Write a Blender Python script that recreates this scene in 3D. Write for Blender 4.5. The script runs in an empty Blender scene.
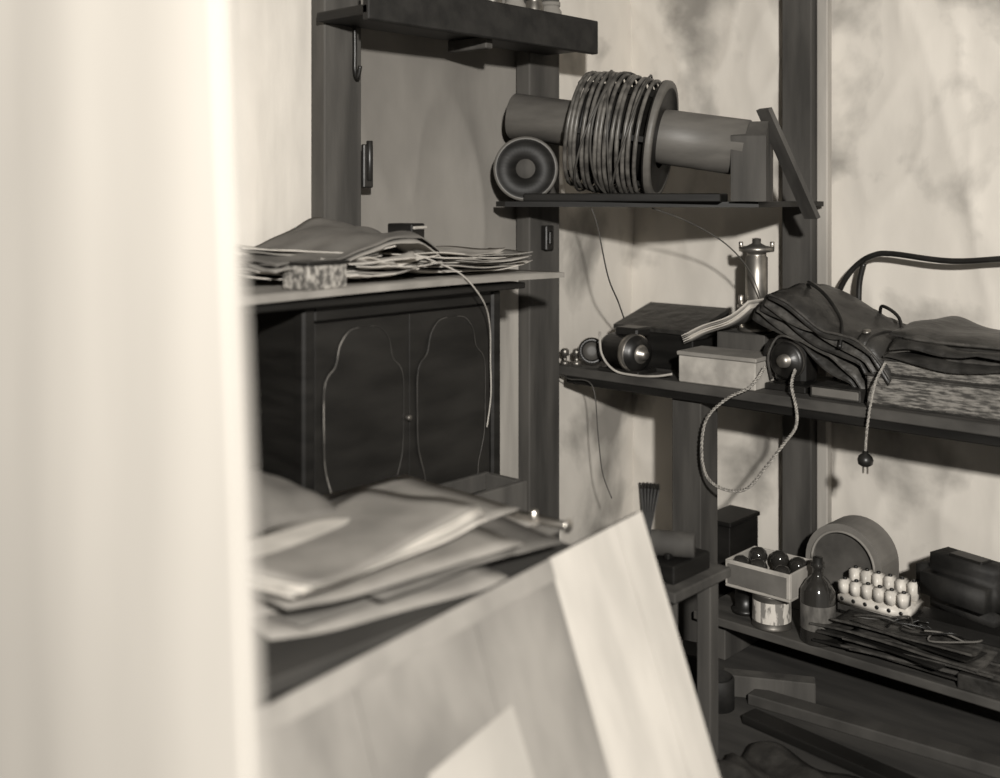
import bpy, bmesh, math, random
from mathutils import Vector, Matrix, noise
random.seed(4)
S = bpy.context.scene
S.view_settings.view_transform = 'Standard'
S.view_settings.look = 'None'

# ---------------------------------------------------------------- materials
def g(v, w=1.0):
    return (v, v*(1-0.06*w), v*(1-0.15*w), 1)
MATS = {}
def mat(name, a, b=None, scale=(4,4,4), rough=0.7, bump=0.0, metal=0.0, lo=0.35, hi=0.65, detail=5, spec=0.4):
    if name in MATS: return MATS[name]
    m = bpy.data.materials.new(name); m.use_nodes = True
    nt = m.node_tree; N = nt.nodes; L = nt.links
    p = N['Principled BSDF']
    p.inputs['Roughness'].default_value = rough
    p.inputs['Metallic'].default_value = metal
    p.inputs['Specular IOR Level'].default_value = spec
    if b is None: b = a*0.7
    tc = N.new('ShaderNodeTexCoord'); mp = N.new('ShaderNodeMapping')
    mp.inputs['Scale'].default_value = scale
    L.new(tc.outputs['Object'], mp.inputs['Vector'])
    nz = N.new('ShaderNodeTexNoise'); nz.inputs['Detail'].default_value = detail
    nz.inputs['Scale'].default_value = 1.0
    L.new(mp.outputs[0], nz.inputs['Vector'])
    cr = N.new('ShaderNodeValToRGB')
    cr.color_ramp.elements[0].position = lo; cr.color_ramp.elements[0].color = g(b)
    cr.color_ramp.elements[1].position = hi; cr.color_ramp.elements[1].color = g(a)
    L.new(nz.outputs['Fac'], cr.inputs['Fac'])
    L.new(cr.outputs[0], p.inputs['Base Color'])
    if bump:
        bn = N.new('ShaderNodeBump'); bn.inputs['Strength'].default_value = bump
        bn.inputs['Distance'].default_value = 0.01
        L.new(nz.outputs['Fac'], bn.inputs['Height']); L.new(bn.outputs[0], p.inputs['Normal'])
    MATS[name] = m
    return m

def canvas(name, base, stain, ssc, lo, hi, fine=0.08, fsc=(7,7,3), bump=.25):
    m = bpy.data.materials.new(name); m.use_nodes = True
    nt = m.node_tree; N = nt.nodes; L = nt.links
    p = N['Principled BSDF']; p.inputs['Roughness'].default_value = 0.85
    p.inputs['Specular IOR Level'].default_value = 0.15
    tc = N.new('ShaderNodeTexCoord')
    def nz(sc, det, dist=0.0):
        mp = N.new('ShaderNodeMapping'); mp.inputs['Scale'].default_value = sc
        L.new(tc.outputs['Object'], mp.inputs['Vector'])
        n = N.new('ShaderNodeTexNoise'); n.inputs['Scale'].default_value = 1
        n.inputs['Detail'].default_value = det; n.inputs['Distortion'].default_value = dist
        L.new(mp.outputs[0], n.inputs['Vector']); return n
    n1 = nz(ssc, 6, 0.25)
    cr = N.new('ShaderNodeValToRGB')
    cr.color_ramp.elements[0].position = lo; cr.color_ramp.elements[0].color = g(stain)
    cr.color_ramp.elements[1].position = hi; cr.color_ramp.elements[1].color = g(base)
    L.new(n1.outputs['Fac'], cr.inputs['Fac'])
    n2 = nz(fsc, 6, 0.2)
    cr2 = N.new('ShaderNodeValToRGB')
    cr2.color_ramp.elements[0].position = .3; cr2.color_ramp.elements[0].color = (1-fine*2,)*3+(1,)
    cr2.color_ramp.elements[1].position = .7; cr2.color_ramp.elements[1].color = (1,1,1,1)
    L.new(n2.outputs['Fac'], cr2.inputs['Fac'])
    mx = N.new('ShaderNodeMix'); mx.data_type = 'RGBA'; mx.blend_type = 'MULTIPLY'
    mx.inputs[0].default_value = 1
    L.new(cr.outputs[0], mx.inputs[6]); L.new(cr2.outputs[0], mx.inputs[7])
    L.new(mx.outputs[2], p.inputs['Base Color'])
    bn = N.new('ShaderNodeBump'); bn.inputs['Strength'].default_value = bump; bn.inputs['Distance'].default_value = .012
    L.new(n2.outputs['Fac'], bn.inputs['Height']); L.new(bn.outputs[0], p.inputs['Normal'])
    return m

M_wallB = canvas('canvas_back', .70, .30, (2.6,2.6,2.2), .35, .48)
M_wallL_shade = canvas('canvas_left_shaded', .28, .18, (2,2,1.2), .35, .6)  # darker albedo stands in for weaker light on this wall
M_wallL_lit = canvas('canvas_left_lit', .75, .6, (3,8,1), .35, .55)  # raised albedo stands in for stronger light left of the stud
M_part = canvas('paper_partition', .44, .38, (3,3,.6), .35, .6, .03, (10,10,2), .1)
M_partedge = mat('partition_edge_dimmed', .24, .18, (10,10,2), .8, .1)  # edge colour darkened to tone down the light on the end face
M_floor = mat('floor_boards', .05, .025, (3,14,3), .85, .15)
M_ceil = mat('ceiling_boards', .25, .16, (3,20,3), .8, .2)
M_stud = mat('stud_wood', .080, .040, (14,14,2), .8, .4)
M_studp = mat('pale_batten_wood', .42, .3, (14,14,2), .8, .3)
M_dark = mat('dark_stained_wood', .015, .007, (4,4,30), .5, .1, spec=.25)
M_dark2 = mat('cabinet_panel_wood', .018, .009, (5,5,16), .42, .05, spec=.3)
M_bench = mat('bench_wood', .075, .035, (6,24,12), .7, .3)
M_desk = mat('desk_wood', .055, .03, (10,3,8), .7, .2)
M_tube = mat('cardboard_tube', .13, .095, (8,8,30), .5, .1)
M_wire = mat('coil_wire', .15, .05, (30,30,30), .38)
M_wire2 = mat('thin_wire', .08, .05, (30,30,30), .5)
M_cord = mat('cloth_cord', .42, .18, (120,120,120), .9, .5)
M_hilite = mat('panel_edge_highlight', .26, .06, (14,14,14), .5, lo=.4, hi=.6)  # pale line paints the highlight along the raised panel's edge
M_hilite2 = mat('panel_edge_highlight_faint', .07, .025, (14,14,14), .5, lo=.4, hi=.6)  # dimmer version of the painted panel-edge highlight
M_pcord = mat('pale_cord', .45, .3, (20,20,20), .6)
M_paper = mat('old_paper', .60, .46, (12,12,12), .85, .2)
M_paperg = mat('grey_paper', .28, .20, (9,9,9), .85, .3)
M_paperd = mat('dark_folder', .15, .10, (9,9,9), .8, .3)
M_card = mat('cardboard', .48, .3, (14,14,14), .85, .3)
M_marble = mat('marbled_edge', .36, .08, (70,70,70), .85, .5, lo=.4, hi=.62)
M_black = mat('black_metal', .016, .008, (20,20,20), .38, .1, spec=.5)
M_blackr = mat('rough_black_fiber', .02, .009, (20,20,20), .7, .3)
M_metal = mat('dull_metal', .34, .2, (18,18,18), .38, .1, metal=.85)
M_steel = mat('bright_metal', .6, .45, (18,18,18), .3, .05, metal=.9)
M_leather = mat('worn_leather', .038, .016, (22,22,22), .45, .6, spec=.45)
M_leather2 = mat('scuffed_leather', .075, .028, (30,30,30), .5, .6)
M_ceramic = mat('porcelain', .70, .45, (30,30,30), .35)
M_label = mat('paper_label', .6, .2, (50,50,18), .7, lo=.42, hi=.5)
M_glass = mat('brown_glass', .03, .02, (6,6,6), .1, spec=.7)
M_ply = mat('plywood_pale', .54, .42, (5,10,1.8), .7, .08, lo=.38, hi=.62)
M_ply2 = mat('plywood_grey', .26, .16, (6,9,3), .75, .1)
M_ply3 = mat('plywood_light_patch', .42, .33, (5,5,3), .75, .1)
M_fringe = mat('frayed_pages', .22, .05, (26,26,170), .9, .6, lo=.40, hi=.6)

# ---------------------------------------------------------------- builder
class Obj:
    def __init__(s, name):
        s.name = name; s.bm = bmesh.new(); s.mats = []
    def mi(s, m):
        if m not in s.mats: s.mats.append(m)
        return s.mats.index(m)
    def _tag(s, faces, m, smooth=False):
        i = s.mi(m)
        for f in faces:
            f.material_index = i; f.smooth = smooth
    def box(s, x0,x1,y0,y1,z0,z1, m, rot=0, bevel=.003, rx=0, ry=0, seg=1):
        c = Vector(((x0+x1)/2,(y0+y1)/2,(z0+z1)/2))
        mt = Matrix.Translation(c) @ Matrix.Rotation(rot,4,'Z') @ Matrix.Rotation(rx,4,'X') @ Matrix.Rotation(ry,4,'Y')
        t = bmesh.new()
        bmesh.ops.create_cube(t, size=1)
        for v in t.verts: v.co = Vector((v.co.x*(x1-x0), v.co.y*(y1-y0), v.co.z*(z1-z0)))
        bevel=min(bevel,(x1-x0)*.3,(y1-y0)*.3,(z1-z0)*.3)
        if bevel>0: bmesh.ops.bevel(t, geom=t.edges[:], offset=bevel, segments=seg, affect='EDGES')
        s._merge(t, mt, m, seg>1); return s
    def _merge(s, t, mt, m, smooth=False):
        mp = {}
        for v in t.verts: mp[v] = s.bm.verts.new(mt @ v.co)
        fs = []
        for f in t.faces:
            try: fs.append(s.bm.faces.new([mp[v] for v in f.verts]))
            except ValueError: pass
        s._tag(fs, m, smooth); t.free()
    def lathe(s, origin, axis, prof, m, seg=32, mats=None):
        a = Vector(axis).normalized()
        q = a.to_track_quat('Z','Y').to_matrix()
        o = Vector(origin); rings = []
        for r,h in prof:
            if r < 1e-5: rings.append([s.bm.verts.new(o + q @ Vector((0,0,h)))])
            else: rings.append([s.bm.verts.new(o + q @ Vector((r*math.cos(2*math.pi*k/seg), r*math.sin(2*math.pi*k/seg), h))) for k in range(seg)])
        for i in range(len(rings)-1):
            A,Bq = rings[i], rings[i+1]; fs = []
            for k in range(seg):
                k2 = (k+1)%seg
                if len(A)==1 and len(Bq)==1: break
                if len(A)==1: fs.append(s.bm.faces.new((A[0],Bq[k2],Bq[k])))
                elif len(Bq)==1: fs.append(s.bm.faces.new((A[k],A[k2],Bq[0])))
                else: fs.append(s.bm.faces.new((A[k],A[k2],Bq[k2],Bq[k])))
            s._tag(fs, mats[i] if mats else m, True)
        return s
    def cyl(s, p0, p1, r, m, r1=None, seg=24):
        p0=Vector(p0);p1=Vector(p1);h=(p1-p0).length; r1 = r if r1 is None else r1
        e=min(.003,r*.2)
        return s.lathe(p0, p1-p0, [(0,0),(r-e,0),(r,e),(r1,h-e),(r1-e,h),(0,h)], m, seg)
    def tube(s, pts, r, m, seg=8, smoothn=6, closed=False):
        P=[Vector(p) for p in pts]
        if smoothn>1 and len(P)>2:
            Q=[];n=len(P)
            rng = range(n if closed else n-1)
            for i in rng:
                if closed: a,b,c,d=P[(i-1)%n],P[i],P[(i+1)%n],P[(i+2)%n]
                else: a,b,c,d=P[max(i-1,0)],P[i],P[i+1],P[min(i+2,n-1)]
                for k in range(smoothn):
                    t=k/smoothn
                    Q.append(.5*((2*b)+(c-a)*t+(2*a-5*b+4*c-d)*t*t+(3*b-a-3*c+d)*t**3))
            if not closed: Q.append(P[-1])
            P=Q
        n=len(P); rings=[]; up=Vector((.13,.21,.97)).normalized()
        for i in range(n):
            if closed: t=(P[(i+1)%n]-P[i-1])
            else: t=(P[min(i+1,n-1)]-P[max(i-1,0)])
            if t.length<1e-9: t=Vector((0,0,1))
            t.normalize()
            x=up-t*up.dot(t)
            if x.length<1e-3: x=t.orthogonal()
            x.normalize(); up=x; y=t.cross(x)
            rings.append([s.bm.verts.new(P[i]+r*(math.cos(2*math.pi*k/seg)*x+math.sin(2*math.pi*k/seg)*y)) for k in range(seg)])
        fs=[]
        for i in range(n if closed else n-1):
            A,Bq=rings[i],rings[(i+1)%n]
            for k in range(seg): fs.append(s.bm.faces.new((A[k],A[(k+1)%seg],Bq[(k+1)%seg],Bq[k])))
        if not closed:
            fs.append(s.bm.faces.new(rings[0][::-1])); fs.append(s.bm.faces.new(rings[-1]))
        s._tag(fs,m,True); return s
    def surf(s, f, nu, nv, th, m, n=(0,0,1), smooth=True, edge=None):
        n=Vector(n).normalized()*th
        T=[[s.bm.verts.new(Vector(f(i/nu,j/nv))+n) for j in range(nv+1)] for i in range(nu+1)]
        Bt=[[s.bm.verts.new(Vector(f(i/nu,j/nv))) for j in range(nv+1)] for i in range(nu+1)]
        fs=[]
        for i in range(nu):
            for j in range(nv):
                fs.append(s.bm.faces.new((T[i][j],T[i+1][j],T[i+1][j+1],T[i][j+1])))
                fs.append(s.bm.faces.new((Bt[i][j],Bt[i][j+1],Bt[i+1][j+1],Bt[i+1][j])))
        s._tag(fs,m,smooth); es=[]
        for i in range(nu):
            es.append(s.bm.faces.new((T[i][0],Bt[i][0],Bt[i+1][0],T[i+1][0])))
            es.append(s.bm.faces.new((T[i][nv],T[i+1][nv],Bt[i+1][nv],Bt[i][nv])))
        for j in range(nv):
            es.append(s.bm.faces.new((T[0][j],T[0][j+1],Bt[0][j+1],Bt[0][j])))
            es.append(s.bm.faces.new((T[nu][j],Bt[nu][j],Bt[nu][j+1],T[nu][j+1])))
        s._tag(es,edge or m,False); return s
    def prism(s, poly, d, m, smooth=False):
        d=Vector(d)
        a=[s.bm.verts.new(Vector(p)) for p in poly]; b=[s.bm.verts.new(Vector(p)+d) for p in poly]
        n=len(a); fs=[s.bm.faces.new(a[::-1]), s.bm.faces.new(b)]
        for i in range(n): fs.append(s.bm.faces.new((a[i],a[(i+1)%n],b[(i+1)%n],b[i])))
        s._tag(fs,m,smooth); return s
    def done(s):
        bmesh.ops.recalc_face_normals(s.bm, faces=s.bm.faces[:])
        me=bpy.data.meshes.new(s.name); s.bm.to_mesh(me); s.bm.free()
        for m in s.mats: me.materials.append(m)
        o=bpy.data.objects.new(s.name, me); S.collection.objects.link(o)
        return o
def nz(x,y,z=0,sc=1): return noise.noise(Vector((x*sc,y*sc,z*sc)))
def ridge(x,y,z=0): return (1-min(1,abs(noise.noise(Vector((x,y,z))))*3.2))**2

# ---------------------------------------------------------------- room shell
def wallgrid(name, f, nu, nv, m, n):
    return Obj(name).surf(f, nu, nv, .03, m, n).done()
def fb(u,v):
    X=-.03+u*3.23; Z=v*2.5
    d=.020+.010*nz(X*3,Z*1.1,3)-.008*ridge(X*2.2+Z*.9,Z*1.5-X*.5,5)-.006*ridge(X*5-Z*1.5,Z*2+X,15)
    return (X, max(.0005,d), Z)
wallgrid('wall_back', fb, 300, 160, M_wallB, (0,1,0))
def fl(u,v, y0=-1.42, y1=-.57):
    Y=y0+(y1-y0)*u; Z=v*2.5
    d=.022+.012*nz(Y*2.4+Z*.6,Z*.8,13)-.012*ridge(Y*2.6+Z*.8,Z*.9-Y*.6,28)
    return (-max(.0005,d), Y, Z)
wallgrid('wall_left', fl, 120, 100, M_wallL_shade, (-1,0,0))
def fl3(u,v):
    Y=-.57+.62*u; Z=v*2.5
    d=.020+.010*nz(Y*2.4+Z*.6,Z*.8,43)-.008*ridge(Y*2.6+Z*1.0,Z*1.2-Y,58)
    return (-max(.0005,d), Y, Z)
wallgrid('wall_left.002', fl3, 60, 100, M_wallB, (-1,0,0))
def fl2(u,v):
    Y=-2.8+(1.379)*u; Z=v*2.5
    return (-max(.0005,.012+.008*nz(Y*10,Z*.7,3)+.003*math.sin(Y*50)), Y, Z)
wallgrid('wall_left.001', fl2, 160, 30, M_wallL_lit, (-1,0,0))
Obj('floor').box(-.1,4.6,-5.4,.1,-.05,0,M_floor,bevel=0).done()
Obj('ceiling').box(-.1,3.2,-2.8,.1,2.5,2.55,M_ceil,bevel=0).done()
pt=Obj('wall_partition')
def fp(u,v):
    Z=v*2.5; edge=1.668-.066*(Z-.9)
    X=-.02+u*(edge+.02)
    Y=-2.835+.0015*math.sin(X*31+Z*.5)+.005*nz(X*3,Z*.7,2)
    return (X,Y,Z)
pt.surf(fp,140,40,.012,M_part,(0,1,0),edge=M_partedge).done()

def stud(name,x0,x1,y0,y1,z0,z1,m=M_stud):
    return Obj(name).box(x0,x1,y0,y1,z0,z1,m,bevel=.004).done()
stud('wall_stud',.64,.745,-.065,0,0,2.5)
stud('trim_1',.747,.785,-.035,0,0,2.5,M_studp)
stud('wall_stud.001',0,.06,-.655,-.50,0,2.5)
stud('wall_stud.002',0,.06,-1.49,-1.36,0,2.5)
stud('trim_2',0,.02,-.80,-.66,0,1.2,M_studp)
stud('baseboard_back',.79,3.2,-.02,0,.0,.10,M_studp)
Obj('wall_hook').tube([(.062,-1.40,1.86),(.075,-1.40,1.87),(.078,-1.40,1.80),(.078,-1.40,1.74),(.09,-1.40,1.72),(.10,-1.40,1.75)],.006,M_black).done()
Obj('door_hinge').box(.06,.075,-1.365,-1.33,1.42,1.54,M_black).cyl((.075,-1.345,1.44),(.075,-1.345,1.55),.009,M_black).done()
Obj('wall_switch').box(.06,.085,-.60,-.56,1.22,1.30,M_black).box(.085,.092,-.59,-.57,1.24,1.28,M_black).done()

# ---------------------------------------------------------------- upper shelf
us=Obj('wall_shelf')
us.box(.062,.27,-1.52,-.57,1.86,1.885,M_dark)
us.box(.25,.275,-1.52,-.57,1.845,1.95,M_blackr)
us.box(.062,.27,-.59,-.565,1.86,1.95,M_dark)
us.box(.062,.22,-1.03,-1.00,1.825,1.86,M_stud)
us.done()
for k,(y,r,h) in enumerate([(-.68,.035,.12),(-.76,.03,.13),(-.85,.035,.12),(-.95,.03,.13)]):
    j=Obj('glass_jar')
    j.lathe((.17,y,1.886),(0,0,1),[(0,0),(r,0),(r,h*.75),(r*.8,h*.85),(r*.8,h*.9),(r*.88,h*.9),(r*.88,h),(0,h)],M_metal if k%2 else M_paperg)
    j.done()

# ---------------------------------------------------------------- cabinet
cb=Obj('radio_cabinet')
CX=.42; Y0,Y1=-1.84,-1.19
cb.box(.07,CX-.015,Y0+.01,Y1-.01,.14,1.15,M_dark)
for (a,b) in ((Y0,Y0+.035),(Y1-.035,Y1)):
    cb.box(CX-.03,CX+.008,a,b,0,1.15,M_dark,bevel=.006)
    cb.box(.07,.105,a,b,0,.16,M_dark)
cb.box(CX-.02,CX+.004,Y0+.035,Y1-.035,1.115,1.15,M_dark)
cb.box(CX-.02,CX+.004,Y0+.035,Y1-.035,.14,.20,M_dark)
ym=(Y0+Y1)/2
for n_,(a,b) in enumerate(((Y0+.038,ym-.001),(ym+.001,Y1-.038))):
    cb.box(CX-.018,CX,a,b,.205,1.11,M_dark2,bevel=.001)
    yc=(a+b)/2; w=(b-a)/2-.022
    half=[(w*.15,1.092),(w*.4,1.085),(w*.62,1.055),(w*.72,1.01),(w*.92,.985),(w,.95),(w,.86),(w*.97,.78),(w*.8,.71),(w*.74,.67),(w*.45,.64),(w*.2,.625)]
    poly=[(yc+y,z) for y,z in half]+[(yc-y,z) for y,z in half[::-1]]
    cb.prism([(CX-.001,y,z) for y,z in poly],(.005,0,0),M_dark2)
    left=[(yc-y,z) for y,z in half]
    hl_=M_hilite if n_==0 else M_hilite2
    cb.tube([(CX+.005,y,z) for y,z in left],.0014,hl_,seg=5)
    cb.tube([(CX+.005,yc+y,z) for y,z in half],.0010,M_hilite2,seg=5)
cb.cyl((CX,ym-.012,.86),(CX+.018,ym-.012,.86),.007,M_metal,seg=12)
cb.box(.07,.47,-2.02,-1.14,1.152,1.168,M_dark)
cb.done()
bd=Obj('drawing_board')
bd.surf(lambda u,v:(.07+.41*u, -2.05+1.06*v, 1.172+.006*math.sin(v*3)),6,24,.014,M_paperg).done()
ps=Obj('paper_stack')
def sheet(o,cx,cy,z,w,h,rot,m,th=.0015,curl=.01,sd=0,tilt=0):
    c,s_=math.cos(rot),math.sin(rot)
    def f(u,v):
        a=(u-.5)*w;b=(v-.5)*h
        return (cx+a*c-b*s_, cy+a*s_+b*c, z+curl*(.5+.5*nz(u*2+sd,v*2,sd))+curl*1.2*max(0,abs(v-.5)*2-.6)+tilt*(v-.5))
    o.surf(f,10,12,th,m)
zz=1.195
for k in range(11):
    sheet(ps,.31+random.uniform(-.02,.03),-1.26+random.uniform(-.04,.04),zz,.24,.34,random.uniform(-.5,.5),[M_paper,M_paperg,M_card,M_paperg][k%4],.002,.016,k); zz+=.0042
ps.done()
p2=Obj('paper_stack.001'); zz=1.193
for k in range(11):
    sheet(p2,.22+random.uniform(-.03,.04),-1.72+random.uniform(-.07,.07),zz,.25,.36,random.uniform(-.6,.6),[M_paper,M_paperg,M_paper,M_paperd][k%4],.002,.024,k+20); zz+=.006
p2.done()
p3=Obj('loose_papers'); zz=1.193
for k in range(8):
    sheet(p3,.385+random.uniform(-.02,.02),-1.60+random.uniform(-.07,.06),zz,.13,.24,random.uniform(-.8,.8),[M_paper,M_card,M_paperg][k%3],.002,.026,k+200); zz+=.005
p3.done()
pf=Obj('paper_portfolio')
def fpf(u,v):
    Y=-1.90+.53*v; X=.08+.33*u
    z=1.272+.062*math.exp(-((v-.70)/.22)**2)*(1-.45*u)+.018*nz(u*4,v*5,7)-.03*u*(1-v)-.20*max(0,v-.82)
    return (X,Y,z)
pf.surf(fpf,18,34,.004,M_paperd).surf(lambda u,v:tuple(Vector(fpf(u,v))-Vector((-.012,.012,.012))),14,26,.003,M_paperg).done()
Obj('marbled_book').box(.375,.46,-1.86,-1.74,1.19,1.245,M_marble,rot=.1).box(.37,.465,-1.865,-1.735,1.245,1.252,M_dark,rot=.1).done()
Obj('index_box').box(.20,.28,-1.39,-1.33,1.245,1.325,M_dark,rot=.2).box(.20,.285,-1.385,-1.325,1.31,1.318,M_card,rot=.2).done()
Obj('cabinet_cord').tube([(.40,-1.50,1.26),(.46,-1.46,1.235),(.492,-1.40,1.20),(.496,-1.33,1.13),(.47,-1.28,1.06),(.455,-1.262,.97),(.45,-1.255,.88),(.45,-1.27,.80)],.0018,M_pcord,seg=6).done()

# ---------------------------------------------------------------- corner shelf with coil
ph_=math.atan2(.281,.675)
cs=Obj('corner_shelf')
cs.prism([(.065,-.82,1.364),(.13,-.85,1.364),(.79,-.48,1.364),(.79,-.07,1.364),(.065,-.07,1.364)],(0,0,.016),M_dark)
cs.box(.12,.72,-.70,-.56,1.380,1.405,M_dark,rot=ph_)
cs.done()
ax=Vector((.675,.281,-.114)); p0=Vector((.065,-.742,1.652)); L_=ax.length; a=ax.normalized()
ci=Obj('loading_coil')
def P(t): return p0+ax*t
ci.lathe(P(0),ax,[(0,.004),(.062,.004),(.068,0),(.072,.004),(.073,L_*.5),(.083,L_*.52),(.084,L_*1.0),(.076,L_*1.0),(.076,L_*.97),(0,L_*.97)],M_tube,40)
PC=P(.35)+Vector((0,0,-.012))
ci.lathe(PC,ax,[(.05,0),(.15,0),(.15,.012),(.135,.014),(.135,.205),(.16,.207),(.180,.21),(.182,.216),(.182,.228),(.178,.233),(.16,.234),(.155,.228),(.085,.228)],M_tube,48,
   mats=[M_dark,M_dark,M_dark,M_dark,M_dark,M_dark,M_dark,M_tube,M_tube,M_tube,M_dark,M_dark])
q=a.to_track_quat('Z','Y').to_matrix()
NT=13
for k in range(NT):
    t0=-.028+.215*k/(NT-1); R=.172+.010*math.sin(math.pi*k/(NT-1))+.003*random.random(); tl=random.uniform(-.008,.008); ph=random.uniform(0,6)
    pts=[]
    for j in range(20):
        th=2*math.pi*j/20
        pts.append(PC+q@Vector((R*math.cos(th),R*math.sin(th),t0+tl*math.sin(th+ph))))
    ci.tube(pts,.0066,M_wire,closed=True,smoothn=2,seg=8)
for k in range(4):  # a few loose crossing turns
    t0=.04+.03*k; R=.190; tl=.045*(-1)**k; ph=.8*k
    ci.tube([PC+q@Vector((R*math.cos(2*math.pi*j/20),R*math.sin(2*math.pi*j/20),t0+tl*math.sin(2*math.pi*j/20+ph))) for j in range(20)],.0035,M_wire2,closed=True,smoothn=2,seg=6)
for k in range(6):
    th=2*math.pi*k/6
    u_=Vector((math.cos(th),math.sin(th),0))
    ci.prism([PC+q@(u_*.15+Vector((0,0,-.035))),PC+q@(u_*.166+Vector((0,0,-.035))),PC+q@(u_*.166+Vector((0,0,.208))),PC+q@(u_*.15+Vector((0,0,.208)))],q@Vector((-math.sin(th),math.cos(th),0))*.016,M_dark)
Vp=Vector((-math.sin(ph_),math.cos(ph_),0))
prof=[(-.09,-.148),(.10,-.148),(.10,.03),(.05,.075),(-.03,.085),(-.09,.04)]
ci.prism([Vector((.705,-.468,1.53))+Vp*(x)+Vector((0,0,z)) for x,z in prof],Vector((math.cos(ph_),math.sin(ph_),0))*.10,M_stud)
ci.done()
sp=Obj('wire_spool')
dv=Vector((.62,-.78,0)).normalized()
o_=Vector((.150,-.775,1.481))
sp.lathe(o_-dv*.03,dv,[(0,0),(.097,0),(.10,.004),(.10,.012),(.085,.014),(.085,.04),(.10,.042),(.10,.052),(.091,.054),(.084,.048),(.035,.046),(.03,.056),(0,.056)],M_dark,36,
   mats=[M_dark]*6+[M_stud,M_tube,M_dark,M_dark,M_dark,M_stud])
sp.done()
lb=Obj('leaning_board')
R_=Vector((.736,.677,0)); F_=Vector((-.677,.736,0))
t_=Vector((.765,-.43,1.655)); b_=Vector((.865,-.325,1.335))
dd=(b_-t_); wv=(R_*.30-F_*.75).normalized()*.06; nn=dd.cross(wv).normalized()*.014
lb.prism([t_,t_+wv,b_+wv,b_],nn,M_stud).done()
Obj('hanging_wire').tube([(.36,-.715,1.36),(.365,-.69,1.30),(.35,-.62,1.15),(.30,-.50,1.06),(.22,-.36,.99)],.0025,M_wire2,seg=6).done()
Obj('hanging_wire.001').tube([(.50,-.60,1.36),(.56,-.50,1.32),(.62,-.38,1.25),(.66,-.30,1.16),(.67,-.24,1.05)],.0022,M_wire2,seg=6).done()
Obj('hanging_wire.002').tube([(.03,-.49,.80),(.10,-.50,.79),(.20,-.505,.78),(.22,-.5,.62),(.23,-.49,.50),(.26,-.48,.42)],.002,M_wire2,seg=6).done()

# ---------------------------------------------------------------- bench
bn=Obj('workbench')
TZ=.825
bn.box(.065,2.6,-.27,-.07,TZ-.03,TZ,M_bench)
bn.box(.0,2.6,-.48,-.273,TZ-.03,TZ,M_bench)
bn.box(.065,2.6,-.475,-.45,TZ-.055,TZ-.03,M_dark)
bn.box(.47,.575,-.45,-.35,0,TZ-.03,M_stud)
bn.box(2.3,2.4,-.45,-.35,0,TZ-.03,M_stud)
bn.done()
SZ=.145
Obj('lower_shelf').box(.58,2.29,-.50,-.28,SZ-.025,SZ,M_bench).box(.58,2.29,-.277,-.07,SZ-.025,SZ,M_bench).box(.60,.66,-.45,-.1,0,SZ-.025,M_stud).box(2.2,2.26,-.45,-.1,0,SZ-.025,M_stud).done()

t=Obj('terminal_posts')
for (x,y) in ((.04,-.45),(.075,-.43)):
    t.lathe((x,y,TZ),(0,0,1),[(0,0),(.016,0),(.016,.012),(.007,.014),(.007,.03),(.014,.032),(.014,.05),(.008,.056),(0,.056)],M_metal,16)
t.done()
mo=Obj('electric_motor')
c0=Vector((.225,-.42,TZ+.066)); dv=Vector((.9,-.2,0)).normalized()
mo.lathe(c0,dv,[(0,-.05),(.014,-.05),(.014,-.03),(.04,-.028),(.052,-.018),(.058,0),(.058,.085),(.062,.087),(.062,.108),(.058,.11),(.052,.125),(.03,.132),(.018,.134),(.014,.155),(0,.155)],M_black,32,mats=[M_metal,M_metal,M_metal,M_black,M_black,M_black,M_steel,M_steel,M_steel,M_black,M_black,M_metal,M_metal,M_metal])
mo.box(.20,.36,-.475,-.37,TZ,TZ+.014,M_black)
mo.box(.24,.33,-.44,-.36,TZ+.115,TZ+.145,M_black,bevel=.006)
for k in range(8):
    th=2*math.pi*k/8
    qq=dv.to_track_quat('Z','Y').to_matrix()
    mo.cyl(c0+qq@Vector((.05*math.cos(th),.05*math.sin(th),.108)),c0+qq@Vector((.05*math.cos(th),.05*math.sin(th),.118)),.004,M_metal,seg=8)
mo.done()
h=Obj('headphone')
ctr=Vector((.135,-.425,TZ+.052)); dv=Vector((.62,-.72,.25)).normalized()
h.lathe(ctr-dv*.015,dv,[(0,0),(.035,0),(.046,.008),(.046,.024),(.043,.03),(.032,.031),(.03,.024),(.012,.024),(0,.022)],M_black,28,mats=[M_black]*3+[M_metal,M_black,M_black,M_wire2,M_wire2])
h.done()
Obj('lead_wire').tube([(.215,-.485,TZ+.13),(.235,-.50,TZ+.06),(.28,-.492,TZ+.012),(.36,-.488,TZ+.004),(.43,-.477,TZ+.008),(.485,-.47,TZ+.02)],.004,M_card,seg=6).done()
wb=Obj('battery_box')
wb.box(.15,.45,-.30,-.10,TZ,TZ+.12,M_dark)
wb.prism([(.14,-.31,TZ+.12),(.46,-.31,TZ+.12),(.46,-.09,TZ+.18),(.14,-.09,TZ+.18)],(0,0,.014),M_leather)
wb.prism([(.14,-.31,TZ+.12),(.14,-.09,TZ+.12),(.14,-.09,TZ+.18)],(.32,0,0),M_dark)
wb.done()
ob=Obj('open_book')
for k in range(5):
    ob.surf(lambda u,v,k=k:(.44+.24*u,-.35+.12*v+.004*k,TZ+.122+.13*u**1.3+.010*math.sin(u*6)-.0065*k),12,4,.003,[M_paper,M_paperg,M_paper,M_paper,M_paperd][k])
ob.done()
cb2=Obj('cardboard_box')
cb2.box(.505,.765,-.465,-.32,TZ,TZ+.082,M_card,rot=.04)
cb2.box(.50,.77,-.47,-.315,TZ+.082,TZ+.095,M_paperg,rot=.04)
cb2.done()
Obj('wooden_block').box(.53,.70,-.285,-.12,TZ,TZ+.14,M_stud).done()
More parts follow.
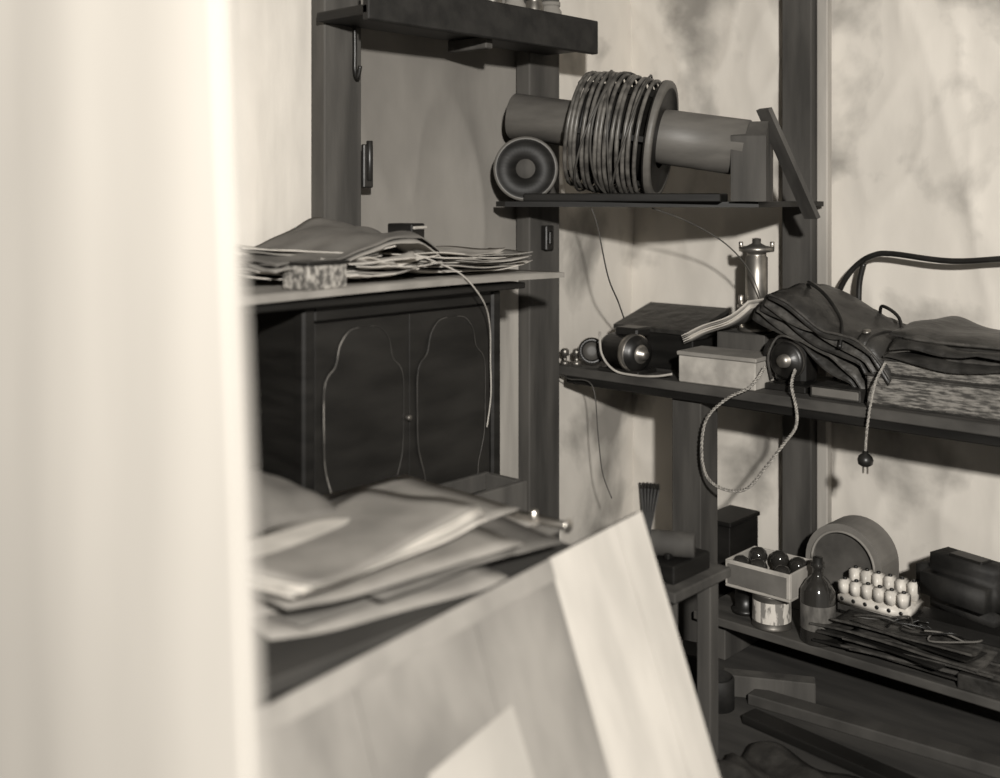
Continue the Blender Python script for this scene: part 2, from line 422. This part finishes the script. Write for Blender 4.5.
il=Obj('spark_gap_stand')
bx,by,bz=.625,-.20,TZ+.141
il.lathe((bx,by,bz),(0,0,1),[(0,0),(.055,0),(.058,.006),(.05,.014),(.03,.03),(.022,.05),(.02,.062),(.055,.066),(.062,.072),(.062,.08),(.055,.086),(.02,.09),(.034,.095),(.035,.10),(.035,.235),(.03,.24),(.03,.25),(.055,.254),(.056,.268),(.03,.272),(.014,.28),(.014,.295),(0,.297)],M_metal,32)
for s2 in (-1,1):
    p=Vector((bx,by,bz))+R_*(.05*s2)
    il.cyl(p+Vector((0,0,.08)),p+Vector((0,0,.115)),.008,M_steel,seg=10)
    il.cyl(p+Vector((0,0,.265)),p+Vector((0,0,.285)),.007,M_steel,seg=10)
    il.cyl(p+Vector((0,0,.0)),p+Vector((0,0,.07)),.006,M_steel,seg=10)
il.done()
bm_=Obj('magneto')
c=Vector((.835,-.345,TZ))
bm_.box(.77,.90,-.41,-.28,TZ,TZ+.02,M_black)
bm_.box(.785,.885,-.385,-.295,TZ+.02,TZ+.15,M_black,bevel=.012)
bm_.lathe(c+Vector((0,-.03,.09)),(0,-1,0),[(0,0),(.05,0),(.055,.01),(.055,.025),(.045,.032),(.02,.034),(.018,.05),(0,.05)],M_black,26,mats=[M_black,M_black,M_metal,M_black,M_black,M_metal,M_metal])
bm_.lathe(c+Vector((-.06,0,.09)),(-1,0,0),[(0,0),(.05,0),(.052,.006),(.052,.018),(.04,.022),(.015,.024),(.012,.04),(0,.04)],M_black,26,mats=[M_black,M_metal,M_black,M_black,M_black,M_metal,M_metal])
for dx in (-.04,0,.04): bm_.cyl(c+Vector((dx,.01,.15)),c+Vector((dx,.01,.175)),.012,M_metal,seg=12)
bm_.tube([c+Vector((-.05,-.05,.03)),c+Vector((-.05,-.07,.10)),c+Vector((-.02,-.06,.16)),c+Vector((.04,-.05,.15))],.004,M_leather2)
bm_.done()
sa=Obj('leather_satchel')
def fsa(k):
    def f(u,v):
        X=.80+.36*u-.02*k+.06*v-.03*k*v; Y=-.44+.26*v+.012*k
        z=1.105-.145*u-.024*k*(.5+.5*u)+.018*math.sin(v*2.4)*(1-u*.3)+.012*nz(u*3+k,v*3,k*3)+.008*math.sin(u*9+k*1.3)*(1-v*.6)
        z-= .03*max(0,(.10-v)/.10)*(.3+.7*abs(math.sin(u*5+k)))
        z-= .05*max(0,(u-.85)/.15)
        return (X,Y,z)
    return f
for k in range(5): sa.surf(fsa(k),28,16,.007,M_leather2 if k%2 else M_leather)
def topedge(u): return Vector(fsa(0)(u,.03))+Vector((0,-.006,.008))
sa.tube([topedge(u) for u in [0,.15,.3,.45,.6,.75,.9,1]],.004,M_leather2)
sa.surf(lambda u,v:(.80+.24*u+.10*v, -.30+.14*v, 1.108-.10*u+.032*math.sin(v*3.0)+.010*nz(u*6,v*4,77)-.03*v),20,12,.006,M_leather2)
sa.surf(lambda u,v:tuple(Vector(fsa(0)(.74+.07*u,v))+Vector((0,0,.009))),3,14,.005,M_leather)
sa.tube([fsa(0)(.10,.5),Vector(fsa(0)(.14,.4))+Vector((0,0,.03)),Vector(fsa(0)(.33,.3))+Vector((0,0,.045)),Vector(fsa(0)(.5,.2))+Vector((0,0,.035)),Vector(fsa(0)(.58,.1))+Vector((0,0,.012)),Vector(fsa(0)(.62,-.02))+Vector((0,0,-.02))],.006,M_black)
sa.tube([Vector(fsa(0)(.5,.9))+Vector((0,0,.01)),Vector(fsa(0)(.62,.7))+Vector((0,0,.05)),Vector(fsa(0)(.8,.6))+Vector((0,0,.05)),Vector(fsa(0)(.92,.4))+Vector((0,0,.02))],.005,M_black)
sa.lathe(Vector(fsa(0)(.77,.12))+Vector((0,0,.014)),(0,-.3,1),[(0,0),(.012,0),(.012,.006),(0,.008)],M_metal,14)
sa.done()
lp=Obj('leather_case')
for k in range(4):
    def f(u,v,k=k):
        X=1.15+.53*u+.015*math.sin(k*2); Y=-.43+.33*v+.015*math.cos(k*3)
        return (X,Y,.960+.016*(3-k)+.014*math.sin(v*2.6)+.010*nz(u*4,v*3,k*4+9)-.022*max(0,(.1-v)/.1)*abs(math.sin(u*5+k))+.02*(1-k*.25)*math.exp(-((u-.10)/.12)**2))
    lp.surf(f,44,14,.006,M_leather if k!=2 else M_leather2)
lp.tube([(1.2,-.435,1.018),(1.3,-.435,1.012),(1.45,-.436,1.012),(1.65,-.436,1.01)],.004,M_leather2)
lp.done()
bs=Obj('ledger_stack')
zz=TZ
for k,(dx,hh) in enumerate([(0,.085),(.02,.045)]):
    bs.box(1.09+dx,1.62,-.435+dx*.4,-.16,zz,zz+.005,M_leather)
    bs.surf(lambda u,v,dx=dx,zz=zz,hh=hh:(1.095+dx+.51*u,-.428+dx*.4+.006*nz(u*60,v*14,k),zz+.005+(hh-.010)*v),90,14,.24,M_fringe,(0,1,0))
    bs.box(1.09+dx,1.62,-.435+dx*.4,-.16,zz+hh-.005,zz+hh,M_leather2)
    zz+=hh
bs.done()
Obj('book').box(.93,1.08,-.44,-.22,TZ,TZ+.035,M_leather).box(.935,1.075,-.443,-.225,TZ+.006,TZ+.03,M_paperd).done()
fr=Obj('chair_frame')
fr.tube([(.84,-.085,.826),(.83,-.085,.95),(.835,-.085,1.05),(.865,-.085,1.13),(.91,-.085,1.185),(.96,-.085,1.215),(1.02,-.085,1.222),(1.2,-.085,1.207),(1.4,-.085,1.225),(1.7,-.085,1.24),(1.76,-.085,1.2),(1.77,-.085,1.0),(1.77,-.085,.826)],.009,M_black,seg=10)
fr.tube([(.925,-.085,.826),(.915,-.085,1.0),(.915,-.085,1.12),(.93,-.085,1.19)],.009,M_black,seg=10)
fr.done()
def twist(name,pts,r=.0032,extra=None):
    o=Obj(name); P_=[Vector(p) for p in pts]
    Q=[]; n=len(P_)
    for i in range(n-1):
        a_,b2,c2,d2=P_[max(i-1,0)],P_[i],P_[i+1],P_[min(i+2,n-1)]
        for k in range(24):
            t=k/24; Q.append(.5*((2*b2)+(c2-a_)*t+(2*a_-5*b2+4*c2-d2)*t*t+(3*b2-a_-3*c2+d2)*t**3))
    Q.append(P_[-1])
    for s2 in (0,math.pi):
        pp=[]
        for i,q_ in enumerate(Q):
            tn=(Q[min(i+1,len(Q)-1)]-Q[max(i-1,0)]).normalized()
            x=tn.orthogonal().normalized() if abs(tn.y)>.9 else (Vector((0,1,0))-tn*tn.y).normalized()
            y=tn.cross(x); th=i*1.0+s2
            pp.append(q_+(x*math.cos(th)+y*math.sin(th))*r)
        o.tube(pp,r*.95,M_cord,seg=5,smoothn=1)
    if extra: extra(o)
    return o.done()
twist('power_cord',[(.80,-.46,.90),(.775,-.50,.845),(.70,-.51,.80),(.635,-.515,.73),(.62,-.515,.63),(.64,-.515,.56),(.70,-.515,.535),(.77,-.515,.55),(.83,-.515,.62),(.89,-.515,.70),(.925,-.515,.75),(.925,-.51,.80),(.90,-.49,.86),(.89,-.45,.90)],.0028)
def plug(pl):
    pl.lathe((1.127,-.512,.716),(0,0,-1),[(0,0),(.006,0),(.009,.008),(.017,.014),(.021,.024),(.019,.036),(.010,.042),(0,.043)],M_black,18)
    pl.box(1.120,1.122,-.516,-.508,.655,.675,M_metal,bevel=0).box(1.132,1.134,-.516,-.508,.655,.675,M_metal,bevel=0)
twist('plug_cord',[(1.16,-.46,.95),(1.15,-.50,.90),(1.14,-.51,.84),(1.13,-.512,.76),(1.127,-.512,.712)],.0022,plug)

# ---------------------------------------------------------------- lower shelf items
Obj('storage_box').box(.47,.575,-.28,-.10,0,.345,M_dark).box(.465,.58,-.285,-.095,.345,.36,M_dark).box(.575,.582,-.24,-.14,.20,.22,M_metal).done()
def can(name,x,y,z,r,h):
    o=Obj(name); o.lathe((x,y,z),(0,0,1),[(0,0),(r,0),(r+.002,.004),(r,.008),(r,h*.2),(r,h*.8),(r,h-.008),(r+.002,h-.004),(r,h),(r-.004,h),(r-.004,h-.005),(0,h-.005)],M_metal,32,mats=[M_metal]*4+[M_label]+[M_metal]*6); return o.done()
can('tin_can',.81,-.44,SZ,.056,.10)
Obj('wire_reel').lathe((.70,-.40,SZ),(0,0,1),[(0,0),(.04,0),(.04,.012),(.03,.014),(.03,.086),(.04,.088),(.04,.10),(0,.10)],M_black,24).done()
cr=Obj('parts_crate'); z=SZ+.101
cr.box(.69,.90,-.50,-.33,z,z+.008,M_studp)
cr.box(.69,.90,-.50,-.492,z+.008,z+.080,M_card).box(.69,.90,-.338,-.33,z+.008,z+.080,M_studp)
cr.box(.69,.698,-.492,-.338,z+.008,z+.080,M_studp).box(.892,.90,-.492,-.338,z+.008,z+.080,M_studp)
cr.box(.70,.89,-.503,-.50,z+.012,z+.070,M_paperd)
cr.done()
vt=Obj('vacuum_tubes')
for (x,y,zz_) in [(.725,-.45,.055),(.785,-.455,.06),(.845,-.45,.058),(.74,-.385,.065),(.80,-.39,.07),(.86,-.38,.06)]:
    vt.lathe((x,y,z+zz_-.038),(.3*random.uniform(-1,1),.3*random.uniform(-1,1),1),[(0,0),(.016,0),(.016,.02),(.024,.03),(.028,.042),(.025,.056),(.014,.067),(0,.070)],M_glass,20,mats=[M_metal,M_metal,M_glass,M_glass,M_glass,M_glass,M_glass])
vt.done()
bo=Obj('glass_bottle')
bo.lathe((.962,-.455,SZ),(0,0,1),[(0,0),(.045,0),(.048,.005),(.048,.04),(.0485,.041),(.0485,.11),(.048,.111),(.047,.145),(.03,.172),(.016,.185),(.015,.205),(.019,.208),(.019,.22),(.014,.222),(.014,.235),(0,.236)],M_glass,30,
  mats=[M_glass]*4+[mat('dim_label',.14,.06,(50,50,20),.8)]+[M_glass]*7+[M_black]*3)
bo.done()
ar=Obj('arched_clock_case')
def archpoly(cx,r,z0,zc,y,n=20): return [(cx-r,y,z0)]+[(cx-r*math.cos(math.pi*k/n),y,zc+r*math.sin(math.pi*k/n)) for k in range(n+1)]+[(cx+r,y,z0)]
out=archpoly(.935,.12,SZ,.30,-.24); inn=archpoly(.935,.098,SZ+.02,.30,-.24)
n=len(out)
M_arch=mat('arch_wood',.20,.14,(10,10,10),.6,.1)
M_arch2=mat('arch_face',.10,.05,(10,10,10),.6,.1)
for i in range(n-1):
    ar.prism([out[i],out[i+1],inn[i+1],inn[i]],(0,.12,0),M_arch)
ar.prism([out[-1],out[0],inn[0],inn[-1]],(0,.12,0),M_arch)
ar.prism([(x,-.225,zq) for x,_,zq in inn],(0,.01,0),M_arch2)
ar.tube([(x,-.243,zq) for x,_,zq in inn[1:-1]],.004,M_paperg,smoothn=1)
ar.done()
Obj('dark_box').box(.99,1.20,-.38,-.25,SZ,SZ+.095,M_dark).box(.985,1.205,-.385,-.245,SZ+.075,SZ+.095,M_leather).done()
ct=Obj('ceramic_terminal_block'); z=SZ+.096
ct.box(.99,1.19,-.395,-.27,z,z+.03,M_ceramic,bevel=.006,seg=2)
for i in range(6):
    x=1.005+i*.034
    for j in range(2):
        y=-.375+.07*j
        ct.box(x-.013,x+.013,y-.020,y+.020,z+.03,z+.068+.014*j,M_ceramic,bevel=.004,seg=2)
        ct.cyl((x,y,z+.066+.014*j),(x,y,z+.074+.014*j),.006,M_black,seg=10)
    ct.cyl((x,-.397,z+.018),(x,-.394,z+.018),.006,M_black,seg=10)
ct.done()
Obj('book_pile').box(1.22,1.47,-.40,-.16,SZ,SZ+.05,M_leather2,rot=.05).box(1.23,1.46,-.39,-.17,SZ+.05,SZ+.09,M_leather,rot=-.06).box(1.22,1.47,-.395,-.16,SZ+.09,SZ+.12,M_dark,rot=.02).done()
bw=Obj('dark_case')
bw.box(1.18,1.46,-.37,-.20,SZ+.121,SZ+.27,M_blackr,rot=-.25,bevel=.045,seg=6)
bw.box(1.27,1.37,-.31,-.26,SZ+.265,SZ+.277,M_black,rot=-.25,bevel=.003)
bw.done()
sc=Obj('scrap_papers')
zz=SZ+.002
for k in range(12):
    sheet(sc,1.17+random.uniform(-.05,.10),-.435+random.uniform(-.015,.015),zz,.34+random.uniform(-.08,.05),.13,random.uniform(-.18,.18),[M_leather,M_dark,M_leather2,M_leather2,M_black,M_leather2][k%6],.005,.012,k+50,random.uniform(-.015,.015)); zz+=.0065
sc.done()
tray=Obj('book_pile.001')
tray.box(1.36,1.60,-.49,-.41,SZ,SZ+.04,M_leather,rot=.06).box(1.37,1.59,-.48,-.42,SZ+.04,SZ+.055,M_leather2,rot=-.06)
tray.done()
wj=Obj('wire_tangle')
for k in range(4):
    cx,cy=1.16+.06*k,-.44
    pts=[(cx+.07*math.cos(t*1.1+k)+random.uniform(-.02,.02), cy+.03*math.sin(t*1.3+k), SZ+.105+.015*math.sin(t*2+k)) for t in range(7)]
    wj.tube(pts,.0025,[M_wire2,M_black,M_black,M_paperd][k],seg=5)
wj.done()
fj=Obj('scrap_lumber')
fj.box(.85,1.6,-.62,-.56,0,.03,M_desk,rot=.1).box(.9,1.5,-.80,-.74,0,.025,M_dark,rot=-.12).box(.75,1.0,-.60,-.55,0,.06,M_stud,rot=.5)
fj.done()
Obj('floor_battery').box(.60,.74,-.72,-.62,0,.11,M_black,rot=.3).cyl((.64,-.67,.11),(.64,-.67,.13),.01,M_metal,seg=10).cyl((.70,-.65,.11),(.70,-.65,.13),.01,M_metal,seg=10).done()
Obj('tin_can.001').lathe((.80,-.72,0),(0,0,1),[(0,0),(.045,0),(.045,.08),(.04,.085),(.04,.005),(0,.005)],M_blackr,24).done()
ft=Obj('canvas_tarp')
ft.surf(lambda u,v:(1.0+.7*u,-1.10+.24*v,.004+.05*abs(nz(u*5,v*3,6))+.02*math.sin(u*9+v*4)**2),40,16,.005,M_leather).done()

# ---------------------------------------------------------------- stool with condenser
st=Obj('wooden_stool')
st.box(.74,.98,-1.20,-.95,.455,.48,M_stud)
for x in (.77,.93):
    for y in (-1.18,-1.0): st.box(x-.02,x+.02,y-.0,y+.04,0,.455,M_stud)
st.box(.77,.93,-1.165,-1.145,.2,.23,M_stud).done()
Obj('coil_form').box(.80,.95,-1.16,-1.0,.481,.525,M_dark).cyl((.84,-1.13,.555),(.95,-1.07,.555),.03,M_stud).box(.90,.915,-1.13,-1.05,.525,.54,M_dark).done()
vc=Obj('variable_condenser')
vc.box(.80,.86,-1.205,-1.165,.481,.56,M_dark)
for k in range(6):
    an=-.08+.06*k
    p=Vector((.855,-1.145,.555)); dr=Vector((0,0,1))*math.cos(an)+R_*math.sin(an)
    vc.prism([p-F_*.03,p+dr*.14-F_*.02,p+dr*.15,p+dr*.14+F_*.03,p+F_*.03],R_*.004,M_black)
vc.done()

# ---------------------------------------------------------------- desk
dk=Obj('desk')
dk.box(.50,1.12,-2.74,-1.67,.695,.72,M_desk)
dk.box(.53,1.09,-2.70,-1.70,.60,.695,M_dark)
for x in (.53,1.04):
    for y in (-2.70,-1.76): dk.box(x,x+.05,y,y+.05,0,.60,M_dark)
dk.box(.54,.56,-2.65,-1.76,.15,.60,M_dark)
dk.done()
dp=Obj('desk_papers'); zz=.7215
for k in range(11):
    sheet(dp,.80+random.uniform(-.08,.08),-2.05+random.uniform(-.08,.12),zz,.42+random.uniform(-.08,.08),.52+random.uniform(-.1,.05),random.uniform(-.3,.3),[M_paperg,M_paperd,M_paperd,M_paperg,M_paperd][k%5],.002,.014,k+80); zz+=.005
dp.done()
nf=Obj('folded_newspaper')
for k in range(5):
    sheet(nf,.93,-2.14,.795+.004*k,.26,.48,.12+.03*k,[M_paper,M_paperg,M_paper,M_paper,M_paperg][k],.002,.016,k+120)
nf.done()
fo=Obj('cloth_bundle')
fo.surf(lambda u,v:(.55+.26*u,-2.42+.42*v,.795+.09*math.sin(min(1,v*1.05)*math.pi)**.6*math.sin(max(.02,min(.98,u))*math.pi)**.5+.012*nz(u*5,v*4,3)),20,20,.01,M_paperd).done()
Obj('bench_clamp').box(.99,1.03,-1.74,-1.69,.721,.75,M_metal).cyl((.93,-1.72,.765),(1.07,-1.70,.765),.006,M_steel,seg=10).cyl((.995,-1.715,.75),(.995,-1.715,.785),.008,M_steel,seg=10).cyl((1.065,-1.70,.765),(1.072,-1.70,.765),.014,M_steel,seg=14).done()
Obj('wooden_crate').box(.49,.62,-1.60,-1.32,0,.66,M_dark).box(.485,.50,-1.61,-1.31,.60,.70,M_stud).box(.605,.625,-1.61,-1.31,.60,.70,M_stud).box(.50,.605,-1.33,-1.31,.60,.70,M_stud).done()

# ---------------------------------------------------------------- leaning plywood panel
pn=Obj('plywood_panel')
YA,YB=-1.57,-2.54
def pan(u,v):
    Y=YA+(YB-YA)*u
    zt=.775-.085*u
    X=1.13+.30*v+.004*u
    return Vector((X,Y,zt*(1-v)))
nrm=Vector((.76,0,.31)).normalized()
pn.surf(lambda u,v:pan(u,v),2,8,.014,M_desk,nrm,smooth=False)
segs=[(0,.085,M_ply),(.088,.29,M_ply),(.292,.50,M_ply2),(.502,.76,M_ply2),(.762,1,M_ply2)]
for a0,a1,mm in segs:
    pn.surf(lambda u,v,a0=a0,a1=a1:pan(a0+(a1-a0)*u,v)+nrm*.0142,2,8,.005,mm,nrm,smooth=False)
off=nrm*.0195
pn.prism([pan(.47,.22)+off,pan(.67,.25)+off,pan(.70,.50)+off,pan(.46,.50)+off],nrm*.002,M_ply3)
pn.prism([pan(.292,.0)+off,pan(.98,.0)+off,pan(.98,.045)+off,pan(.292,.045)+off],nrm*.004,M_paperg)
pn.done()

# ---------------------------------------------------------------- lights
def area(name,loc,tgt,size,power,col=(1,.965,.91)):
    l=bpy.data.lights.new(name,'AREA'); l.size=size; l.energy=power; l.color=col
    o=bpy.data.objects.new(name,l); S.collection.objects.link(o); o.location=loc
    o.rotation_euler=(Vector(tgt)-Vector(loc)).to_track_quat('-Z','Y').to_euler(); return o
area('flash_lamp',(3.40,-3.92,2.15),(.6,-.8,1.0),.12,228)
w=bpy.data.worlds.new('World'); S.world=w; w.use_nodes=True
w.node_tree.nodes['Background'].inputs[0].default_value=(1,.95,.88,1)
w.node_tree.nodes['Background'].inputs[1].default_value=.22

# ---------------------------------------------------------------- camera
cd=bpy.data.cameras.new('camera'); cam=bpy.data.objects.new('camera',cd); S.collection.objects.link(cam)
cam.location=(2.40,-3.34,1.40)
cam.rotation_euler=(math.radians(90),0,math.atan2(.677,.736))
cd.sensor_width=36; cd.lens=39.6
cd.shift_y=-(389-195)/1000
cd.dof.use_dof=True; cd.dof.focus_distance=3.2; cd.dof.aperture_fstop=1.4
cd.clip_start=.05
S.camera=cam
